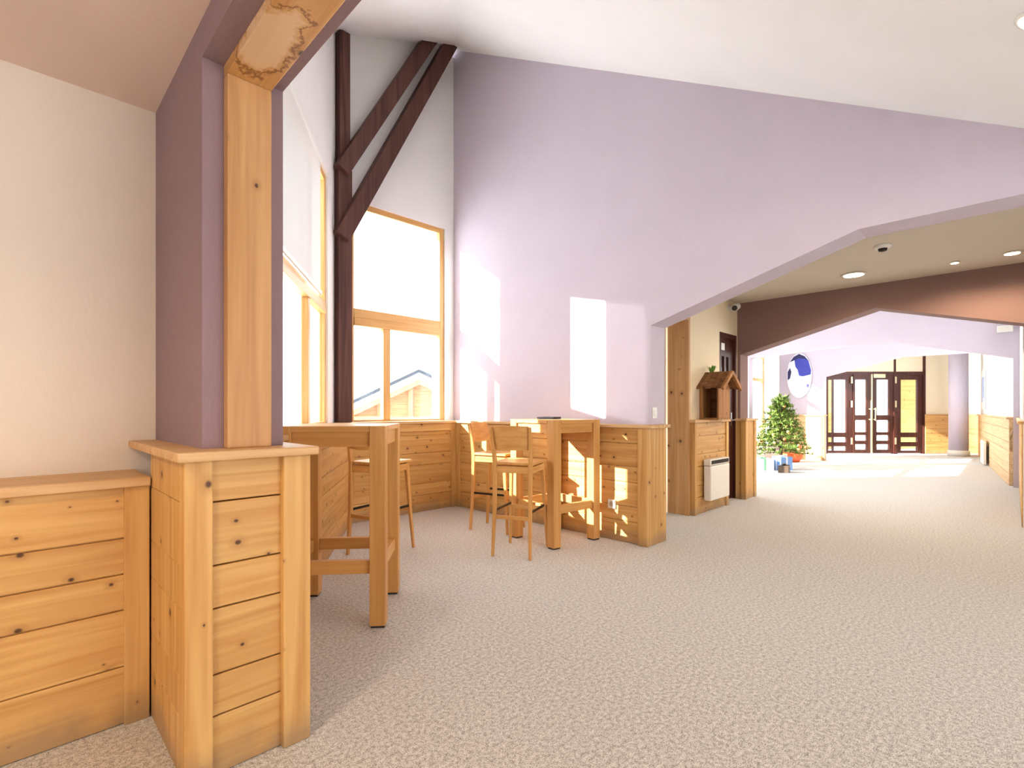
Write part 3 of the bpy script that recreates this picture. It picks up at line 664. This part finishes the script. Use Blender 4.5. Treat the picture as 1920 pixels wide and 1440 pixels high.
for i in range(26):
    a = random.random() * 6.28; l = .04 + .04 * random.random(); c0 = Vector((.02 * math.cos(a), .02 * math.sin(a), 0)); c1 = c0 + Vector((math.cos(a) * l * .5, math.sin(a) * l * .5, l)); w = Vector((-math.sin(a), math.cos(a), 0)) * .012
    gp.add([c0 - w, c0 + w, c1 + w * .4, c1 - w * .4], [(0, 1, 2, 3)])
gs = gp.build('green_sprig', M['leafg'], None, (6.0, 2.58, 1.655)); tag(gs, 'small green sprig on the roof of the model hut', 'plant')

# folder on the far table
fo = empty('menu_folder', (3.62, 3.12, 1.11), R(20)); tag(fo, 'dark flat folder lying on the bar table by the lavender wall', 'folder')
MB().box(-.11, .11, -.08, .08, 0, .005).build('cover', M['cover'], fo, bevel=.002); MB().box(-.09, .09, -.06, .06, .005, .009).build('pages', M['white_pl'], fo); MB().box(-.11, .11, -.08, .08, .009, .02).build('cover', M['cover'], fo, bevel=.002)

# ================================================================ fir tree, parcels
ft = empty('fir_tree', (11.0, 3.32, 0)); tag(ft, 'decorated bushy green fir tree beside the bright lobby window', 'tree')
def leafmat(name, a, b):
    m, nt, p = new_mat(name); at = N(nt, 'Attribute', attribute_name='rnd', attribute_type='GEOMETRY')
    L(nt, mixc(nt, at.outputs['Fac'], a, b), p.inputs['Base Color']); p.inputs['Roughness'].default_value = .7; return m
M['fir'] = leafmat('fir_needles', srgb(48, 92, 36), srgb(170, 190, 90))
M['trunk'] = plain('bark', srgb(92, 66, 46), .9)
MB().tube((0, 0, .1), (0, 0, 1.4), .035, .008, n=10).build('trunk', M['trunk'], ft)
fo_ = MB(); br = MB()
for k_ in range(150):
    z = .3 + 1.12 * (k_ / 150) ** .9; rad = .58 * (1 - ((z - .2) / 1.32)) ** .75 + .04; a = k_ * 2.399; 
    tip = Vector((math.cos(a) * rad, math.sin(a) * rad, z - .02 + .1 * random.random())); base = Vector((0, 0, z + .03))
    br.tube(base, tip, .006, .002, n=5)
    steps = int(6 + rad * 22)
    for i in range(steps):
        p = base.lerp(tip, .25 + .75 * i / steps)
        for q in range(4):
            dv = Vector((random.uniform(-1, 1), random.uniform(-1, 1), random.uniform(-.5, .8))).normalized() * random.uniform(.05, .09) + (tip - base).normalized() * .03
            sd_ = dv.cross(Vector((0, 0, 1))).normalized() * random.uniform(.008, .015)
            fo_.add([p - sd_, p + sd_, p + dv + sd_ * .3, p + dv - sd_ * .3], [(0, 1, 2, 3)])
fo_.build('foliage', M['fir'], ft, fix=False); br.build('branches', M['trunk'], ft)
MB().lathe([(.13, 0), (.16, .2), (.165, .22), (.15, .22), (.02, .2)], n=20).build('tub', plain('grey_tub', srgb(92, 84, 80), .6), ft)
M['bauble'] = leafmat('bauble_gloss', srgb(214, 90, 56), srgb(236, 196, 120)); 
for i in range(26):
    z = .35 + .95 * random.random(); rad = .54 * (1 - ((z - .2) / 1.32)) ** .75 + .02; a = random.random() * 6.28
    MB().lathe([(.001, -.03), (.018, -.024), (.03, 0), (.018, .024), (.001, .03)], c=(rad * math.cos(a), rad * math.sin(a), z), n=12).build('bauble', M['bauble'], ft)
def gift(loc, rz, sx, sy, sz, c, rc, label):
    g = empty('gift_parcel', loc, rz); tag(g, label, 'gift', 'parcels under the fir tree')
    MB().box(-sx, sx, -sy, sy, 0, sz).build('box', plain('wrap', c, .4), g, bevel=.006)
    m = plain('ribbon', rc, .3); f = MB(); f.box(-sx - .002, sx + .002, -.018, .018, 0.001, sz + .002).box(-.018, .018, -sy - .002, sy + .002, 0.001, sz + .003)
    f.build('ribbon', m, g)
    b_ = MB()
    for s in (-1, 1): b_.lathe([(.004, -.012), (.03, -.01), (.036, 0), (.03, .012), (.004, .014)], c=(s * .035, 0, sz + .015), n=12)
    b_.build('bow', m, g)
gift((*rd(4.97, 9.95), 0), R(-50), .17, .13, .23, srgb(236, 238, 240), srgb(90, 150, 110), 'white wrapped parcel under the fir tree, left of the blue one')
gift((*rd(5.36, 9.95), 0), R(-30), .14, .12, .27, srgb(120, 160, 220), srgb(230, 234, 246), 'pale blue wrapped parcel under the fir tree')
gift((*rd(5.2, 9.58), 0), R(10), .13, .09, .14, srgb(84, 68, 54), srgb(60, 48, 44), 'dark brown parcel lying in front of the blue one')
pp = empty('poinsettia_pot', (*rd(6.42, 11.5), 0)); tag(pp, 'red orange potted plant right of the fir tree', 'potted plant')
MB().lathe([(.14, 0), (.22, .12), (.23, .2), (.19, .2), (.02, .16)], n=20).build('pot', plain('orange_foil', srgb(206, 92, 44), .4), pp)
lf = MB(); M['poin'] = leafmat('bracts', srgb(186, 40, 30), srgb(90, 120, 52))
for i in range(150):
    a = random.random() * 6.28; rr_ = random.random() * .26; p = Vector((math.cos(a) * rr_, math.sin(a) * rr_, .2 + .26 * random.random())); dv = Vector((math.cos(a), math.sin(a), random.uniform(-.2, .7))) * .09; sd_ = Vector((-math.sin(a), math.cos(a), 0)) * .028
    lf.add([p, p + dv * .5 + sd_, p + dv, p + dv * .5 - sd_], [(0, 1, 2, 3)])
lf.build('leaves', M['poin'], pp, fix=False)

# ================================================================ oval picture
om = empty('oval_picture', (13.49, 3.66, 2.02), R(-90)); tag(om, 'oval blue and white picture on the lavender wall above the fir tree', 'picture')
def ell(cx_, cz, rx, rz_, y, a0_=0, a1_=360, n=36): return [(cx_ + rx * math.cos(R(a0_ + (a1_ - a0_) * i / n)), cz + rz_ * math.sin(R(a0_ + (a1_ - a0_) * i / n))) for i in range(n)]
MB().prism(ell(0, 0, .27, .54, 0), 'y', -.02, 0).build('panel', plain('pale_snow_paint', srgb(232, 234, 246), .6), om)
M['blue'] = plain('blue_paint', srgb(58, 66, 168), .5); M['navy'] = plain('navy_paint', srgb(40, 40, 92), .5)
MB().prism([(-.20, .34), (-.12, .46), (0, .525), (.12, .46), (.2, .35), (.12, .4), (0, .42), (-.1, .38)], 'y', -.026, -.02).build('dark_crest', M['navy'], om)
MB().prism([(-.1, .38), (0, .42), (.12, .4), (.2, .35), (.255, .12), (.25, .02), (.08, -.02), (.0, .0), (-.03, .14), (-.08, .22)], 'y', -.025, -.02).build('blue_field', M['blue'], om)
MB().prism([(-.25, .1), (-.2, .2), (-.17, .1), (-.2, -.06), (-.25, -.1)], 'y', -.025, -.02).build('blue_shadow', M['navy'], om)
MB().prism([(.17, -.2), (.22, -.22), (.2, -.3), (.15, -.26)], 'y', -.025, -.02).build('dark_mark', M['navy'], om)

# ================================================================ right lobby wall: notices, heater, lamp box
wv = Vector((RW1[0] - RW0[0], RW1[1] - RW0[1])).normalized(); rzw = frame_rz(RW0, RW1)
def on_right(s): return (RW0[0] + wv.x * s, RW0[1] + wv.y * s + .004)
for i, (s, w, h_, z, lab) in enumerate(((1.3, .9, .95, 1.68, 'pale notice board with blue sheets high on the right lobby wall'),)):
    n_ = empty('notice_board', (*on_right(s), z), rzw); tag(n_, lab, 'notice board')
    MB().box(-w / 2, w / 2, -.02, 0, -h_ / 2, h_ / 2).build('board', M['white_pl'], n_, bevel=.003)
    for q in range(3): MB().box(-w / 2 + .08 + q * .28, -w / 2 + .3 + q * .28, -.023, -.02, -.3 + .1 * (q % 2), .32).build('sheet', plain('blue_print', srgb(176, 190, 226), .6), n_)
hh = empty('wall_heater', (*on_right(3.0), .02), rzw); hh.location.y += .06; tag(hh, 'white panel heater low on the right lobby wall', 'heater')
MB().box(-.42, .42, -.08, -.03, 0, .5).build('body', M['white_en'], hh, bevel=.01); MB().box(-.4, .4, -.03, .06, .1, .4).build('wall_bracket', M['metal_dark'], hh)
eb = empty('emergency_light', (10.9, .09, 2.45)); tag(eb, 'white emergency light box on the lavender cross wall at the right edge', 'emergency light')
MB().box(-.05, 0, -.09, .09, -.05, .05).build('housing', M['white_pl'], eb, bevel=.006); MB().box(-.056, -.05, -.08, .08, -.04, .04).build('diffuser', M['white_en'], eb)

# ================================================================ outdoors
struct(MB().box(-400, 500, -400, 500, -2.6, -2.2).build('ground_snow', M['snow']), 'snowy ground outside the bay windows', 'snow')
mt = MB(); random.seed(3); nv_ = 80
def ridge(u, v): 
    a = R(20 + u * 140); rr_ = 420 + 160 * v
    h_ = (6 + 16 * abs(math.sin(u * 9.) * .6 + math.sin(u * 23 + 1) * .3 + math.sin(u * 61) * .12)) * math.sin(math.pi * min(1, v * 1.0)) ; return (math.cos(a) * rr_, math.sin(a) * rr_, -3 + h_)
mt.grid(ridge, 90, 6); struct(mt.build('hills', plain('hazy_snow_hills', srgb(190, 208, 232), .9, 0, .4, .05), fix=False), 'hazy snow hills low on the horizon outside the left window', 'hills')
# neighbouring chalet, gable towards the bay
ca = (787 - 960) / 940; Dd = 25.
ch = empty('chalet', (*rd(ca * Dd, Dd), -2.2), R(-45)); tag(ch, 'timber chalet with a snowy pitched roof outside the right bay window', 'house')
zr = 5.4                 # ridge above the ground there
M['ch'] = wood('chalet_boards', 'x', srgb(196, 146, 104), srgb(164, 112, 76), .2, .7); M['chp'] = wood('chalet_posts', 'z', srgb(186, 146, 106), srgb(160, 116, 80), 0, .7)
sl = .47; hw = 5.4
MB().prism([(-hw + .9, 0), (hw - .9, 0), (hw - .9, zr - .45 - sl * (hw - .9)), (0, zr - .45), (-hw + .9, zr - .45 - sl * (hw - .9))], 'y', .9, 9).build('wall', M['ch'], ch)
for s in (-1, 1):
    MB().prism([(0, zr), (s * hw, zr - sl * hw), (s * hw, zr - sl * hw - .16), (0, zr - .16)], 'y', -.24, 9.6).build('roof_side', plain('slate_roof', srgb(48, 54, 62), .7), ch)
    MB().prism([(0, zr - .165), (s * hw, zr - .165 - sl * hw), (s * hw, zr - .5 - sl * hw), (0, zr - .5)], 'y', -.16, -.1).build('snowy_fascia', M['snow'], ch)
    MB().prism([(0, zr - .5), (s * hw, zr - .5 - sl * hw), (s * hw, zr - .74 - sl * hw), (0, zr - .74)], 'y', -.06, .1).build('bargeboard', M['chp'], ch)
for x in (-3.6, -2.2, -.6, .9, 2.4): MB().box(x - .12, x + .12, .72, .9, 0, zr - .6 - sl * abs(x)).build('post', M['chp'], ch)
for x in (-3.0, -1.4):
    w_ = MB().box(x - .42, x + .42, .86, .9, 1.4, 2.6).build('window_frame', M['chp'], ch); MB().box(x - .34, x + .34, .84, .86, 1.48, 2.52).build('pane', plain('chalet_glass', srgb(150, 140, 140), .1), w_)
MB().box(-hw + .9, hw - .9, .2, .3, 2.9, 3.05).build('balcony_rail', M['chp'], ch)
